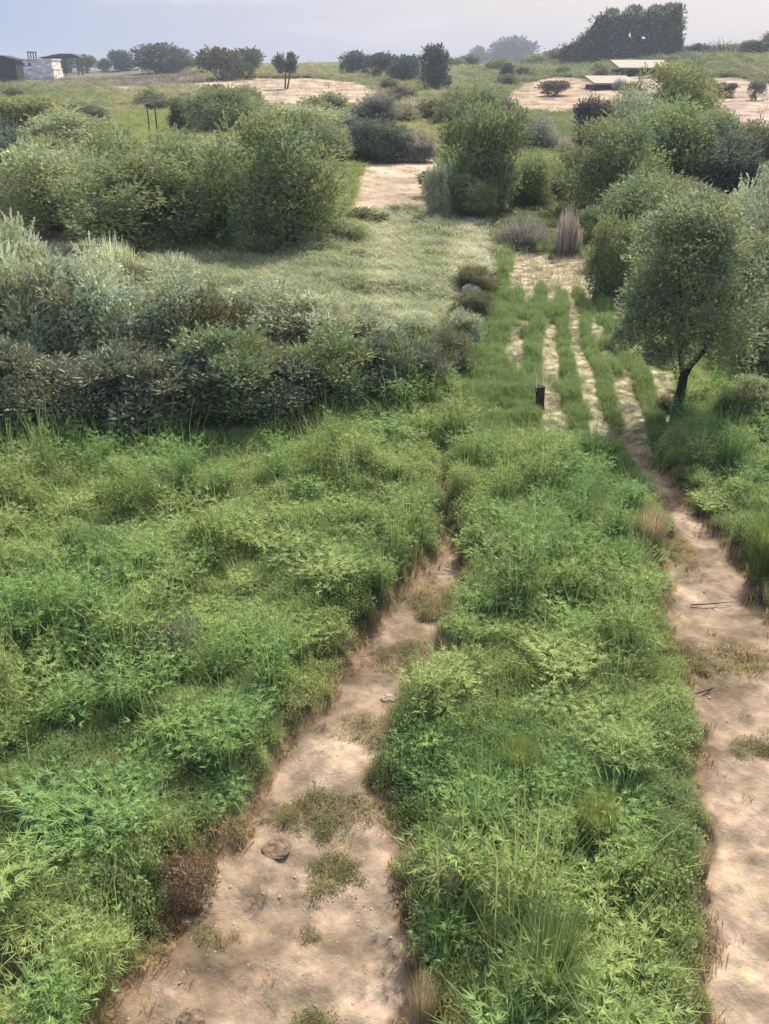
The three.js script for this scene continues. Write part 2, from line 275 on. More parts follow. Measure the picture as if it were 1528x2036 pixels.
// bare or sparsely leaved twigs rising in a sheaf
function twigs(seed, n, { w = .006, spread = .5, leaf = 0, droop = .1, pale = 0 }) {
  const R = rng(seed), L = new Leaves();
  for (let i = 0; i < n; i++) {
    const a = R() * 6.283, s = Math.sqrt(R()) * spread, h = (.45 + .55 * R()) * (1 - .55 * s * s / (spread * spread));
    const x0 = Math.cos(a) * s * .55, z0 = Math.sin(a) * s * .55, t = tone(R, .3, pale);
    const x1 = Math.cos(a) * s * .85 + (R() - .5) * .06, z1 = Math.sin(a) * s * .85 + (R() - .5) * .06, x2 = x1 + Math.cos(a) * droop * (.3 + R()) + (R() - .5) * .08, z2 = z1 + Math.sin(a) * droop * (.3 + R()) + (R() - .5) * .08;
    const b = R() * 6.28, sx = Math.cos(b) * w, sz = Math.sin(b) * w;
    L.tri([x0 - sx, -.02, z0 - sz], [x0 + sx, -.02, z0 + sz], [x1 + sx, h * .6, z1 + sz], t); L.tri([x0 - sx, -.02, z0 - sz], [x1 + sx, h * .6, z1 + sz], [x1 - sx, h * .6, z1 - sz], t);
    L.tri([x1 - sx, h * .6, z1 - sz], [x1 + sx, h * .6, z1 + sz], [x2, h, z2], t);
    for (let k = 0; k < leaf; k++) { const f = .3 + .7 * R(), o = [mix(x0, x2, f), h * f, mix(z0, z2, f)], dir = norm([R() - .5, R() * .6, R() - .5]); L.leaf(o, dir, norm(cross(dir, unit(R))), .03 + .02 * R(), .008, tone(R, .25, pale)); }
  }
  return L.build();
}

const leafMats = {};
function leafMat(c, through = .34) { const k = c.join() + through; if (!leafMats[k]) { const m = new THREE.MeshPhysicalMaterial({ vertexColors: true, side: THREE.DoubleSide, roughness: .95, transmission: through, thickness: 0, ior: 1.25, specularIntensity: .4 }); m.color.setRGB(...c); leafMats[k] = m; } return leafMats[k]; }
const barkMap = grainTexture(128, (u, v) => { const g = clamp(.5 + .9 * (tfbm(u, v * .25, 16, 65, 4) - .5)); return [g, g, g]; }, true);
const barkM = new THREE.MeshStandardMaterial({ map: barkMap, roughness: 1 }); barkM.color.setRGB(.20, .16, .12);
const paleBark = new THREE.MeshStandardMaterial({ map: barkMap, roughness: 1 }); paleBark.color.setRGB(.55, .50, .42);

const KINDS = {};
function kind(name, seed, c, t) { const k = crown(seed, c); KINDS[name] = { crown: k.geo, trunk: limbs(seed + 7, k.lobes, t) }; }
kind('shrub', 1, { lobes: 50, leaves: 17000, size: .019, y0: -.12, lobe: .18 }, { stems: 4, r: .03, fork: .3 });
kind('shrub2', 2, { lobes: 44, leaves: 17000, size: .020, y0: -.12, lobe: .2, pale: .04 }, { stems: 3, r: .03, fork: .28 });
kind('sage', 3, { lobes: 60, leaves: 19000, size: .017, y0: .05, lobe: .16, upright: .8, wide: 2.4 }, { stems: 5, r: .035, fork: .4, limbsN: 24 });
kind('sage2', 4, { lobes: 50, leaves: 18000, size: .018, y0: .0, lobe: .18, upright: .6, wide: 2.2 }, { stems: 4, r: .04, fork: .42, limbsN: 24 });
kind('dome', 5, { lobes: 70, leaves: 22000, size: .0155, y0: -.1, lobe: .16 }, { stems: 2, r: .035, fork: .35 });
kind('dome2', 6, { lobes: 60, leaves: 21000, size: .016, y0: -.08, lobe: .18, pale: .03 }, { stems: 1, r: .035, fork: .35 });
kind('hanging', 9, { lobes: 46, leaves: 15000, size: .017, y0: .06, lobe: .16, hang: .12, upright: -.3, wide: 2.4 }, { stems: 1, r: .035, fork: .4 });
kind('tall', 10, { lobes: 52, leaves: 19000, size: .018, y0: -.05, lobe: .17, square: .8 }, { stems: 1, r: .03, fork: .4 });
kind('far', 12, { lobes: 34, leaves: 5500, size: .034, y0: -.12, lobe: .2 }, { stems: 2, r: .03, fork: .35 });
kind('far2', 13, { lobes: 28, leaves: 4500, size: .036, y0: -.1, lobe: .22 }, { stems: 1, r: .03, fork: .35 });
kind('farLoose', 14, { lobes: 40, leaves: 3800, size: .034, y0: -.05, lobe: .15 }, { stems: 3, r: .03, fork: .35, limbsN: 26 });
kind('boxy', 15, { lobes: 30, leaves: 3600, size: .036, y0: .46, lobe: .16, square: .5 }, { stems: 2, r: .06, fork: .5 });
KINDS.twiggy = { crown: twigs(21, 900, { w: .006, spread: .5, leaf: 3 }) };
KINDS.reeds = { crown: twigs(22, 700, { w: .008, spread: .5, leaf: 1, droop: .05, pale: .2 }) };
KINDS.spikes = { crown: twigs(23, 130, { w: .011, spread: .55, leaf: 1, droop: .18 }) };

let turn = 0;
function plant(k, name, px, py, w, h, c, label, category, { bark = barkM, back = .32, deep = .9, group, through } = {}) {
  const K = KINDS[k], g0 = ground(px, py), wide = w / pxPerM(g0);
  const len = Math.hypot(g0[0], g0[2]), x = g0[0] * (1 + back * wide / len), z = g0[2] * (1 + back * wide / len), p = [x, height(x, z), z];
  const tall = Math.max(.1, heightThrough(p, py - h)), W = w / pxPerM([x, p[1] + tall * .6, z]);
  const t = thing(name, [p[0], p[1] - .02 * tall, p[2]]);
  if (K.trunk) mesh('trunk', K.trunk, bark, t);
  mesh(K.trunk ? 'crown' : 'twigs', K.crown, leafMat(c, through), t);
  t.rotation.y = (turn += 2.399); t.scale.set(W, tall, W * deep);
  tag(t, label, category, group); return t;
}
const C = { green: [.275, .33, .17], light: [.39, .43, .24], yellow: [.32, .355, .15], olive: [.215, .23, .135], sage: [.40, .44, .30], pale: [.52, .56, .39], grey: [.33, .33, .28], teal: [.15, .195, .155], dark: [.095, .12, .075], deep: [.10, .13, .08], slate: [.11, .125, .095], plum: [.11, .11, .12], brown: [.22, .18, .135], straw: [.50, .46, .33], pink: [.42, .37, .33], haze: [.13, .145, .115] };

// the row of pale-topped bushes along the far side of the meadow
const hedge = [  // olive front bushes: shade of the hedge base painted into a darker leaf colour
  ['sage2', 15, 874, 290, 205, [.225, .245, .17], 'olive bush darkened for shade at the left edge in the front of the bush row behind the meadow'],
  ['sage2', 135, 880, 280, 160, [.225, .245, .17], 'low olive bush darkened for shade, second from the left in the front of the bush row'],
  ['sage2', 245, 876, 280, 190, [.225, .245, .17], 'olive bush darkened for shade, third from the left in the front of the bush row'],
  ['sage2', 355, 866, 270, 165, [.225, .245, .17], 'olive bush darkened for shade in the middle of the front of the bush row'],
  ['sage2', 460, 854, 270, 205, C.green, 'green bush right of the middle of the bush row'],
  ['sage2', 565, 840, 250, 150, [.225, .245, .17], 'low olive bush darkened for shade behind the brightest grass patch'],
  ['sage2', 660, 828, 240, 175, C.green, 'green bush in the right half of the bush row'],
  ['sage2', 750, 812, 200, 145, [.225, .245, .17], 'olive bush darkened for shade, next to last at the right end of the bush row'],
  ['sage2', 815, 795, 150, 120, [.225, .245, .17], 'small olive bush darkened for shade near the right end of the bush row'],
  ['twiggy', 862, 778, 100, 115, C.brown, 'twiggy bush at the right end of the row beside the striped strip'],
];
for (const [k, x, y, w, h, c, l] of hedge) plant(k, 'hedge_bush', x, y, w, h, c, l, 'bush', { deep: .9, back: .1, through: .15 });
const pale = [
  ['sage', 40, 745, 240, 330, C.pale, 'tallest pale silvery bush at the left edge behind the front bushes'],
  ['sage2', 130, 755, 250, 250, C.sage, 'broad pale sage bush at the left behind the front bushes'],
  ['shrub2', 225, 755, 210, 262, C.pale, 'pale silvery bush rising left of the round olive bush'],
  ['twiggy', 262, 602, 90, 105, C.olive, 'small brownish-green twiggy bush in the pale meadow'],
  ['sage2', 425, 755, 190, 180, C.olive, 'round olive bush swelling up behind the middle of the front bushes'],
  ['dome2', 335, 755, 240, 240, C.sage, 'pale grey-green bush left behind the round olive bush'],
  ['shrub2', 530, 750, 240, 190, C.sage, 'pale grey-green bush right behind the round olive bush'],
  ['sage2', 630, 745, 200, 165, C.pale, 'pale silvery bush behind the right green rounded bush'],
  ['sage', 725, 735, 180, 130, C.sage, 'low pale grey-green bush behind the shade-darkened olive bush next to last in the row'],
  ['sage', 810, 715, 150, 95, C.pale, 'small pale bush at the right end behind the front bushes'],
  ['reeds', 225, 560, 130, 110, C.pale, 'pale feathery clump below the left trees'],
  ['reeds', 350, 560, 140, 70, C.pale, 'low pale feathery clump below the broad green tree'],
];
for (const [k, x, y, w, h, c, l] of pale) plant(k, 'pale_bush', x, y, w, h, c, l, 'bush');
const mid = [
  ['shrub2', 'bush', 888, 752, 130, 105, C.olive, 'olive bush lowest on the bank along the left of the striped strip', 'bush'],
  ['sage2', 'bush', 912, 700, 110, 85, C.sage, 'sage bush second from below on the bank along the left of the striped strip', 'bush'],
  ['shrub', 'bush', 935, 650, 95, 75, C.olive, 'olive bush in the upper part of the bank along the left of the striped strip', 'bush'],
  ['shrub', 'bush', 945, 592, 100, 66, C.olive, 'olive bush at the top left corner of the striped strip', 'bush'],
  ['twiggy', 'bush', 930, 705, 50, 46, C.brown, 'brown twiggy bush leaning on the left side of the striped strip', 'bush'],
  ['dome2', 'tree', 125, 490, 270, 225, C.light, 'yellow-green round tree at the left end of the middle tree group', 'tree'],
  ['dome', 'tree', 285, 520, 330, 220, C.green, 'broad green tree in the middle of the left group', 'tree'],
  ['shrub2', 'tree', 235, 450, 230, 190, C.green, 'green tree between the yellow-green tree and the broad one', 'tree'],
  ['dome', 'tree', 548, 514, 320, 300, C.green, 'largest round dome-shaped green tree left of the bare sandy patch', 'tree'],
  ['shrub', 'bush', 510, 520, 130, 110, C.green, 'low green bush under the left side of the largest round tree', 'bush'],
  ['dome2', 'tree', 400, 485, 260, 240, C.green, 'mid green tree just left of the largest round tree', 'tree'],
  ['shrub2', 'tree', 40, 430, 180, 180, C.teal, 'bluish green tree at the left edge above the pale bushes', 'tree'],
  ['dome2', 'bush', 690, 495, 110, 62, C.light, 'light green low bush at the right foot of the largest round tree', 'bush'],
  ['twiggy', 'bush', 800, 438, 120, 38, C.brown, 'low brown scrub along the lower edge of the bare sandy patch', 'bush'],
  ['shrub', 'bush', 750, 326, 160, 95, C.teal, 'dark teal bush above the bare sandy patch', 'bush'],
  ['shrub2', 'bush', 825, 325, 90, 62, C.grey, 'greyish bush flecked white above the right of the bare sandy patch', 'bush'],
  ['tall', 'tree', 955, 440, 195, 262, C.green, 'tall green tree right of the bare sandy patch', 'tree'],
  ['hanging', 'tree', 868, 448, 70, 140, C.pale, 'whitish drooping small tree at the right border of the bare sandy patch', 'tree'],
  ['hanging', 'tree', 935, 450, 130, 115, C.green, 'green drooping bush at the foot of the tall green tree', 'bush'],
  ['dome2', 'bush', 1030, 425, 150, 130, C.green, 'soft green bush right beside the tall green tree', 'bush'],
  ['twiggy', 'bush', 1035, 503, 120, 95, C.grey, 'grey dome-shaped twiggy bush above the striped strip', 'bush'],
  ['reeds', 'bush', 1125, 512, 70, 130, C.pink, 'upright pinkish brown reed clump above the striped strip', 'reeds'],
  ['shrub', 'bush', 1170, 300, 95, 115, C.plum, 'dark plum-coloured round bush on the right slope', 'bush'],
  ['reeds', 'bush', 1122, 312, 44, 52, C.pink, 'small pale pinkish bush at the left foot of the plum-coloured bush', 'bush'],
  ['shrub2', 'bush', 1070, 305, 90, 75, C.grey, 'grey bush with pale flecks left of the plum-coloured bush', 'bush'],
  ['shrub2', 'bush', 1000, 285, 80, 90, C.brown, 'dull brown-grey bush right of the tall green tree top', 'bush'],
  ['dome', 'tree', 1200, 450, 240, 220, C.green, 'green tree in front of the plum-coloured bush', 'tree'],
  ['dome2', 'tree', 1290, 410, 260, 230, C.green, 'dense green tree in the middle of the right tree group', 'tree'],
  ['shrub2', 'tree', 1400, 410, 220, 160, C.teal, 'dark bluish tree near the right edge above the forked tree', 'tree'],
  ['shrub', 'bush', 1215, 608, 135, 190, C.green, 'tall green bush left of the forked tree crown', 'bush'],
  ['shrub', 'bush', 1190, 500, 120, 100, C.green, 'low green bush under the green tree right of the reed clump', 'bush'],
  ['shrub2', 'bush', 1455, 640, 210, 260, C.sage, 'greyish green bush at the right of the forked tree crown', 'bush'],
  ['dome', 'bush', 1515, 600, 190, 300, C.pale, 'pale green bush cut by the right edge', 'bush'],
  ['shrub', 'bush', 1510, 395, 110, 80, C.teal, 'bluish green bush at the right edge', 'bush'],
  ['dome', 'tree', 1320, 285, 210, 165, C.yellow, 'yellow-green bushy tree below the ruin on the right slope', 'tree'],
  ['shrub2', 'tree', 1245, 300, 170, 120, C.sage, 'grey-green bush left of the yellow-green tree below the ruin', 'bush'],
  ['farLoose', 'tree', 1375, 215, 50, 65, C.brown, 'thin bare little tree right of the yellow-green tree', 'tree'],
  ['dome2', 'bush', 1500, 745, 220, 190, C.light, 'green bush at the right edge behind the forked tree', 'bush'],
  ['shrub2', 'bush', 1470, 842, 130, 95, C.light, 'low light green bush right of the forked trunk', 'bush'],
  ['shrub', 'bush', 1490, 838, 60, 85, C.dark, 'small dark olive bush at the right edge by the forked tree', 'bush'],
  ['twiggy', 'bush', 1318, 818, 40, 46, C.brown, 'small dark twiggy bush at the left foot of the forked tree', 'bush'],
  ['shrub', 'bush', 50, 275, 200, 90, C.yellow, 'yellowish bush at the left edge below the skyline building', 'bush'],
  ['shrub2', 'bush', 150, 305, 220, 90, C.light, 'light green low bush in the upper left scrub', 'bush'],
  ['shrub', 'bush', 170, 260, 120, 55, C.teal, 'dark bluish green bush left of the two slim posts', 'bush'],
  ['dome', 'bush', 450, 275, 180, 105, C.green, 'green bush right of the two slim posts', 'bush'],
  ['shrub', 'bush', 365, 268, 60, 70, C.dark, 'dark bush between the slim posts and the green bush', 'bush'],
  ['reeds', 'bush', 495, 215, 70, 50, C.olive, 'tall yellowish reed clump at the left corner of the tan field', 'reeds'],
  ['dome2', 'bush', 600, 290, 240, 90, C.light, 'light green bush above the largest round tree', 'bush'],
  ['far2', 'bush', 646, 221, 36, 28, C.brown, 'small brown bush on the lower edge of the tan field', 'bush'],
  ['shrub', 'bush', 745, 255, 100, 75, C.grey, 'grey-green bush at the right end of the tan field', 'bush'],
  ['shrub2', 'bush', 690, 262, 90, 40, C.teal, 'dark green low bush below the small brown bush', 'bush'],
  ['reeds', 'bush', 815, 240, 90, 60, C.straw, 'pale straw-coloured scrub below the dark skyline trees', 'reeds'],
  ['shrub', 'bush', 930, 255, 160, 90, C.green, 'green bush behind the top of the tall green tree', 'bush'],
  ['far', 'bush', 1008, 160, 32, 34, C.teal, 'small dark round bush on the hill left of the tan hillside field', 'bush'],
  ['farLoose', 'bush', 1100, 192, 76, 36, C.brown, 'brown twiggy bush on the tan hillside field', 'bush'],
  ['twiggy', 'bush', 1232, 180, 40, 30, C.grey, 'grey twiggy bush on the stony field', 'bush'],
  ['farLoose', 'bush', 1436, 195, 70, 34, C.brown, 'reddish brown twiggy bush on the pinkish slope, left of two', 'bush'],
  ['farLoose', 'bush', 1500, 200, 40, 48, C.grey, 'greyish brown twiggy bush on the pinkish slope, right of two', 'bush'],
  ['dome2', 'tree', 500, 400, 240, 150, C.light, 'light green tree top behind the largest round tree', 'tree'],
  ['shrub2', 'bush', 640, 330, 130, 90, C.green, 'green bush between the teal bush and the largest round tree', 'bush'],
  ['dome', 'bush', 90, 350, 200, 80, C.yellow, 'yellowish green low bush above the yellow-green round tree', 'bush'],
  ['shrub2', 'bush', 300, 360, 220, 70, C.olive, 'olive scrub bush below the two slim posts', 'bush'],
  ['shrub', 'bush', 1075, 410, 130, 90, C.green, 'green bush behind the reed clump', 'bush'],
  ['dome', 'tree', 1330, 480, 220, 130, C.olive, 'dull olive tree behind the crown of the forked tree', 'tree'],
  ['dome2', 'tree', 1275, 530, 240, 200, C.green, 'green tree filling the gap behind the tall green bush and the forked tree', 'tree'],
  ['shrub2', 'bush', 1230, 380, 130, 110, C.sage, 'greyish bush between the two green trees of the right group', 'bush'],
  ['dome2', 'bush', 1390, 300, 160, 90, C.green, 'green bush right below the yellow-green bushy tree', 'bush'],
  ['shrub2', 'bush', 1490, 330, 150, 90, C.olive, 'olive green bush at the right edge below the pinkish slope', 'bush'],
  ['farLoose', 'tree', 170, 146, 56, 42, C.olive, 'thin skyline tree beside the dark shelter roof', 'tree'],
  ['far', 'tree', 125, 146, 70, 38, C.teal, 'dark tree under the shelter roof on the left skyline', 'tree'],
  ['far', 'tree', 240, 142, 62, 42, C.teal, 'round skyline tree left of the big dark mound', 'tree'],
  ['far2', 'tree', 208, 142, 34, 26, C.olive, 'small skyline tree left of the round dark one', 'tree'],
  ['far', 'tree', 318, 147, 140, 60, C.teal, 'big dark mound-like tree on the left skyline, left half', 'tree'],
  ['far2', 'tree', 358, 145, 70, 42, C.teal, 'dark mound-like tree on the left skyline, right half', 'tree'],
  ['farLoose', 'tree', 440, 162, 105, 76, C.olive, 'bare-looking skyline tree with see-through crown, left of a pair', 'tree'],
  ['farLoose', 'tree', 490, 158, 84, 70, C.olive, 'bare-looking skyline tree with see-through crown, right of a pair', 'tree'],
  ['boxy', 'tree', 569, 178, 52, 72, C.teal, 'square-crowned dark tree on twin trunks standing in the tan field', 'tree'],
  ['far', 'tree', 705, 154, 80, 52, C.teal, 'first tree from the left in the dark skyline row right of the tan field', 'tree'],
  ['farLoose', 'tree', 757, 160, 76, 62, C.teal, 'second tree from the left in the dark skyline row right of the tan field', 'tree'],
  ['far', 'tree', 808, 168, 80, 58, C.teal, 'low wide tree third in the dark skyline row', 'tree'],
  ['far', 'tree', 862, 185, 78, 96, C.teal, 'tallest dark tree at the right end of the dark skyline row', 'tree'],
  ['far2', 'tree', 950, 118, 54, 26, C.teal, 'small skyline tree left of the dome-shaped tree', 'tree'],
  ['far', 'tree', 1018, 120, 120, 46, C.teal, 'dome-shaped skyline tree in the middle right', 'tree'],
  ['spikes', 'bush', 1435, 112, 80, 44, C.teal, 'spiky bush with upright stems on the right skyline', 'bush'],
  ['far2', 'bush', 1385, 112, 60, 26, C.teal, 'low dark bush on the skyline between ruin and spiky bush', 'bush'],
  ['far', 'bush', 1500, 112, 80, 30, C.teal, 'low green bush on the skyline at the right edge', 'bush'],
  ['far', 'bush', 1145, 122, 60, 30, C.green, 'green bush at the sloping left foot of the ruin', 'bush'],
];
for (const [k, n, x, y, w, h, c, l, cat] of mid) plant(k, n, x, y, w, h, c, l, cat, { through: y < 190 ? .12 : undefined });

// the forked tree at the right, trunk dividing in two a third of the way up
{
  const p = ground(1345, 822), tall = heightThrough(p, 372), s = tall / 3.9;
  const t = thing('forked_tree', p), G = [], R = rng(77), cs = [];
  const chain = (pts) => { for (let i = 0; i + 1 < pts.length; i++) { const a = pts[i], b = pts[i + 1]; G.push(limb(a.slice(0, 3), b.slice(0, 3), a[3], b[3], 9)); const j = new THREE.SphereGeometry(b[3], 8, 6); j.translate(b[0], b[1], b[2]); G.push(j); } };
  chain([[0, -.1, 0, .12], [0, .2, 0, .095], [.015, .45, 0, .085], [.02, .68, 0, .08]]);
  chain([[.02, .68, 0, .062], [-.07, .95, .03, .05], [-.15, 1.3, .05, .042], [-.2, 1.8, .02, .032], [-.3, 2.4, 0, .02], [-.4, 3.1, .1, .01]]);
  chain([[.02, .68, 0, .062], [.14, .9, -.03, .052], [.34, 1.15, -.05, .044], [.5, 1.6, -.05, .034], [.7, 2.2, 0, .022], [.85, 2.8, .1, .01]]);
  chain([[-.15, 1.3, .05, .032], [.05, 2.0, .2, .024], [.15, 3.0, .2, .012]]);
  chain([[.34, 1.15, -.05, .032], [.35, 2.0, -.3, .022], [.4, 3.0, -.4, .01]]);
  for (let i = 0; i < 115; i++) { const v = R(), a = R() * 6.28, q = Math.sqrt(R()) * (1 - .5 * Math.pow(v, 3)) * (.85 + .3 * Math.sin(v * 3)); cs.push([-.03 + Math.cos(a) * q * 1.24, 1.08 + v * 2.54, Math.sin(a) * q * .95, .2 + .24 * R()]); }
  for (let i = 0; i < 14; i++) { const c = cs[i]; const o = [[-.2, 1.8, .02], [.5, 1.6, -.05], [.05, 2.0, .2], [.35, 2.0, -.3]].sort((a, b) => Math.hypot(a[0] - c[0], a[1] - c[1], a[2] - c[2]) - Math.hypot(b[0] - c[0], b[1] - c[1], b[2] - c[2]))[0]; G.push(limb(o, c.slice(0, 3), .022, .006, 4)); }
  for (const g of G) g.deleteAttribute('uv');
  for (const g of G) { const n = g.attributes.position.count, u = new Float32Array(n * 2); for (let i = 0; i < n; i++) { u[i * 2] = Math.atan2(g.attributes.position.getZ(i), g.attributes.position.getX(i)) / 3; u[i * 2 + 1] = g.attributes.position.getY(i); } g.setAttribute('uv', new THREE.BufferAttribute(u, 2)); }
  mesh('trunk', mergeGeometries(G.map(g => g.index ? g.toNonIndexed() : g)), barkM, t);
  const L = new Leaves();
  for (const [x, y, z, r] of cs) for (let k = 0; k < 300; k++) { const d = unit(R), q = r * Math.pow(R(), .4), dir = norm([d[0] + R() - .5, d[1] * .5 + .2 + R() - .5, d[2] + R() - .5]); L.leaf1([x + d[0] * q, y + d[1] * q * .8, z + d[2] * q], dir, norm(cross(dir, unit(R))), .045 + .045 * R(), .017 + .01 * R(), tone(R, .2, .03)); }
  mesh('crown', L.build(), leafMat([.31, .36, .215], .4), t);
  t.scale.setScalar(s);
  tag(t, 'light green tree with dark trunk forking in two beside the right path', 'tree');
}
// stumps and posts
function post(name, px, py, h, r, label, category, cap) {
  const p = ground(px, py), H = heightThrough(p, py - h), t = thing(name, p);
  const g = new THREE.CylinderGeometry(r * .85, r, H + .3, 10, 4); g.translate(0, H / 2 - .15, 0); const a = g.attributes.position; for (let i = 0; i < a.count; i++) { const y = a.getY(i); a.setX(i, a.getX(i) * (1 + .12 * vnoise(y * 3, i * .7, 5)) + .04 * r * y); a.setZ(i, a.getZ(i) * (1 + .12 * vnoise(y * 3, i * 1.3, 9))); } g.computeVertexNormals();
  mesh('shaft', g, barkM, t); const c = new THREE.ConeGeometry(r * .9, r * .7, 10); c.translate(0, H + r * .3, 0); mesh('top', c, barkM, t);
  if (cap) { const b = new THREE.BoxGeometry(r * 9, r * 3, r * 3); b.translate(r * 2, H - r, 0); mesh('crosspiece', b, barkM, t); }
  return tag(t, label, category);
}
post('wooden_post', 298, 272, 64, .06, 'slim dark post with crosspiece on the upper left lawn, left of two', 'post', true);
post('wooden_post', 316, 300, 84, .055, 'slim dark post on the upper left lawn, right of two', 'post');
post('wooden_post', 1475, 432, 48, .16, 'thick dark post at the right edge above the pale bush', 'post');
{
  const p = ground(1074, 812), t = thing('tree_stump', p), H = heightThrough(p, 766);
  const g = new THREE.CylinderGeometry(.10, .075, H, 12, 6); g.translate(0, H / 2 - .02, 0); const a = g.attributes.position; for (let i = 0; i < a.count; i++) { const y = a.getY(i) / H, an = Math.atan2(a.getZ(i), a.getX(i)), f = 1 + .16 * vnoise(an * 2, y * 4, 3) + .12 * Math.pow(1 - y, 3); a.setX(i, a.getX(i) * f - .05 * y); a.setZ(i, a.getZ(i) * f); } g.computeVertexNormals();
  mesh('trunk', g, barkM, t); mesh('shoot', (() => { const q = twigs(31, 26, { w: .012, spread: .5, leaf: 4 }); q.scale(.55, .8, .55); q.translate(-.05, H * .8, 0); return q; })(), leafMat(C.sage), t);
  tag(t, 'short dark stump at the foot of the striped strip', 'stump');
}

// ------------------------------------------------------------------ skyline: pale building, shed, shelter roof, overgrown ruin
const plaster = new THREE.MeshStandardMaterial({ map: sandMap, roughness: .9 }); plaster.color.setRGB(2.3, 2.35, 2.4);
const zinc = new THREE.MeshStandardMaterial({ map: sandMap, roughness: .75 }); zinc.color.setRGB(.62, .62, .61);
const darkWood = new THREE.MeshStandardMaterial({ map: barkMap, roughness: .9 }); darkWood.color.setRGB(.10, .09, .11);
const roofM = new THREE.MeshStandardMaterial({ map: barkMap, roughness: .8 }); roofM.color.setRGB(.07, .075, .09);
const glassM = new THREE.MeshStandardMaterial({ color: 0x30343a, roughness: .3 });
function box(w, h, d, x, y, z) { const g = new THREE.BoxGeometry(w, h, d); g.translate(x, y, z); return g; }
{
  const p = ground(68, 158), s = 1 / pxPerM(p), t = thing('pale_building', [p[0], p[1], p[2] - 6]), W = 74 * s, H = 36 * s;
  mesh('wall', box(W, H * .55, 9, 0, H * .275 - .2, 0), plaster, t); mesh('upper_wall', box(W * .96, H * .44, 8.6, 0, H * .55 + H * .22 - .199, 0), plaster, t);
  mesh('ledge', box(W * 1.02, .25, 9.3, 0, H * .55 - .2, 0), plaster, t); mesh('roof', box(W * 1.0, .35, 9.2, 0, H * .99, 0), plaster, t);
  for (const k of [-.3, -.12]) { const f = mesh('window', box(W * .08, H * .16, .12, k * W, H * .74, 4.32), darkWood, t); mesh('pane', box(W * .065, H * .13, .06, k * W, H * .74, 4.38), glassM, f); }
  const G = []; for (let i = 0; i < 4; i++) G.push(box(.3, H * .4, .3, -W * .25 + i * W * .07, H * 1.18, 0)); G.push(box(W * .26, .3, .4, -W * .145, H * 1.36, 0)); mesh('roof_frame', mergeGeometries(G), darkWood, t);
  tag(t, 'long low whitish building with flat roof on the left skyline', 'building');
}
{
  const p = ground(10, 170), s = 1 / pxPerM(p), t = thing('dark_shed', [p[0], p[1], p[2] - 4]), W = 46 * s, H = 50 * s;
  mesh('wall', box(W, H, 5, 0, H / 2 - .3, 0), darkWood, t);
  for (let i = 0; i < 12; i++) mesh('board', box(W / 12 * .86, H * (.97 + .03 * (i % 3)), .12, -W / 2 + (i + .5) * W / 12, H / 2 - .28, 2.58 + .03 * (i % 2)), darkWood, t);
  const sh = new THREE.Shape(); sh.moveTo(-W * .56, H - .3); sh.lineTo(W * .56, H * .93 - .3); sh.lineTo(W * .56, H * .93 - .05); sh.lineTo(0, H * 1.07); sh.lineTo(-W * .56, H + .0); const g = new THREE.ExtrudeGeometry(sh, { depth: 5.8, bevelEnabled: false }); g.translate(0, 0.01, -2.9); mesh('roof', g, roofM, t);
  tag(t, 'tall dark timber shed at the left frame edge beside the whitish building', 'shed');
}
{
  const p = ground(122, 150), s = 1 / pxPerM(p), t = thing('open_shelter', [p[0], p[1], p[2] - 3]), H = 34 * s, W = 84 * s;
  const sh = new THREE.Shape(); sh.moveTo(-W * .5, H * .93); sh.lineTo(-W * .3, H * .85); sh.lineTo(W * .5, H * .95); sh.lineTo(W * .3, H * 1.12); sh.lineTo(0, H * 1.1); sh.lineTo(-W * .32, H * .98); sh.closePath();
  const g = new THREE.ExtrudeGeometry(sh, { depth: 6, bevelEnabled: true, bevelSize: .1, bevelThickness: .1, bevelSegments: 1 }); g.translate(0, 0, -3); mesh('roof', g, roofM, t);
  for (const [x, z] of [[-.25, 2.5], [.1, 2.5], [.4, 2.5], [-.25, -2.5], [.4, -2.5]]) mesh('pillar', box(.35, H * .9, .35, x * W, H * .45 - .2, z), darkWood, t);
  tag(t, 'dark pointed shelter roof on pillars right of the whitish building', 'shelter');
}
for (const [x, y, w, h, l] of [[1283, 150, 110, 24, 'low shed with long pale roof at the foot of the ruin'], [1222, 178, 86, 20, 'second low pale-roofed shed, below the one at the foot of the ruin']]) {
  const p = ground(x, y), s = 1 / pxPerM(p), t = thing('low_shed', p), W = w * s, H = h * s * .55, D = 9;
  mesh('wall', box(W * .96, H, D * .9, 0, H / 2 - .3, -D * .5), darkWood, t);
  const sh = new THREE.Shape(); sh.moveTo(.6, H - .3); sh.lineTo(-D - .3, H + h * s * .5); sh.lineTo(-D - .3, H + h * s * .5 + .3); sh.lineTo(.6, H + .02); sh.closePath();
  const g = new THREE.ExtrudeGeometry(sh, { depth: W, bevelEnabled: false }); g.translate(0, 0, -W / 2); g.rotateY(-Math.PI / 2); mesh('roof', g, zinc, t);
  for (let i = 0; i < 5; i++) mesh('pillar', box(.3, H, .3, (i / 4 - .5) * W * .94, H / 2 - .3, .3), darkWood, t);
  tag(t, l, 'shed');
}
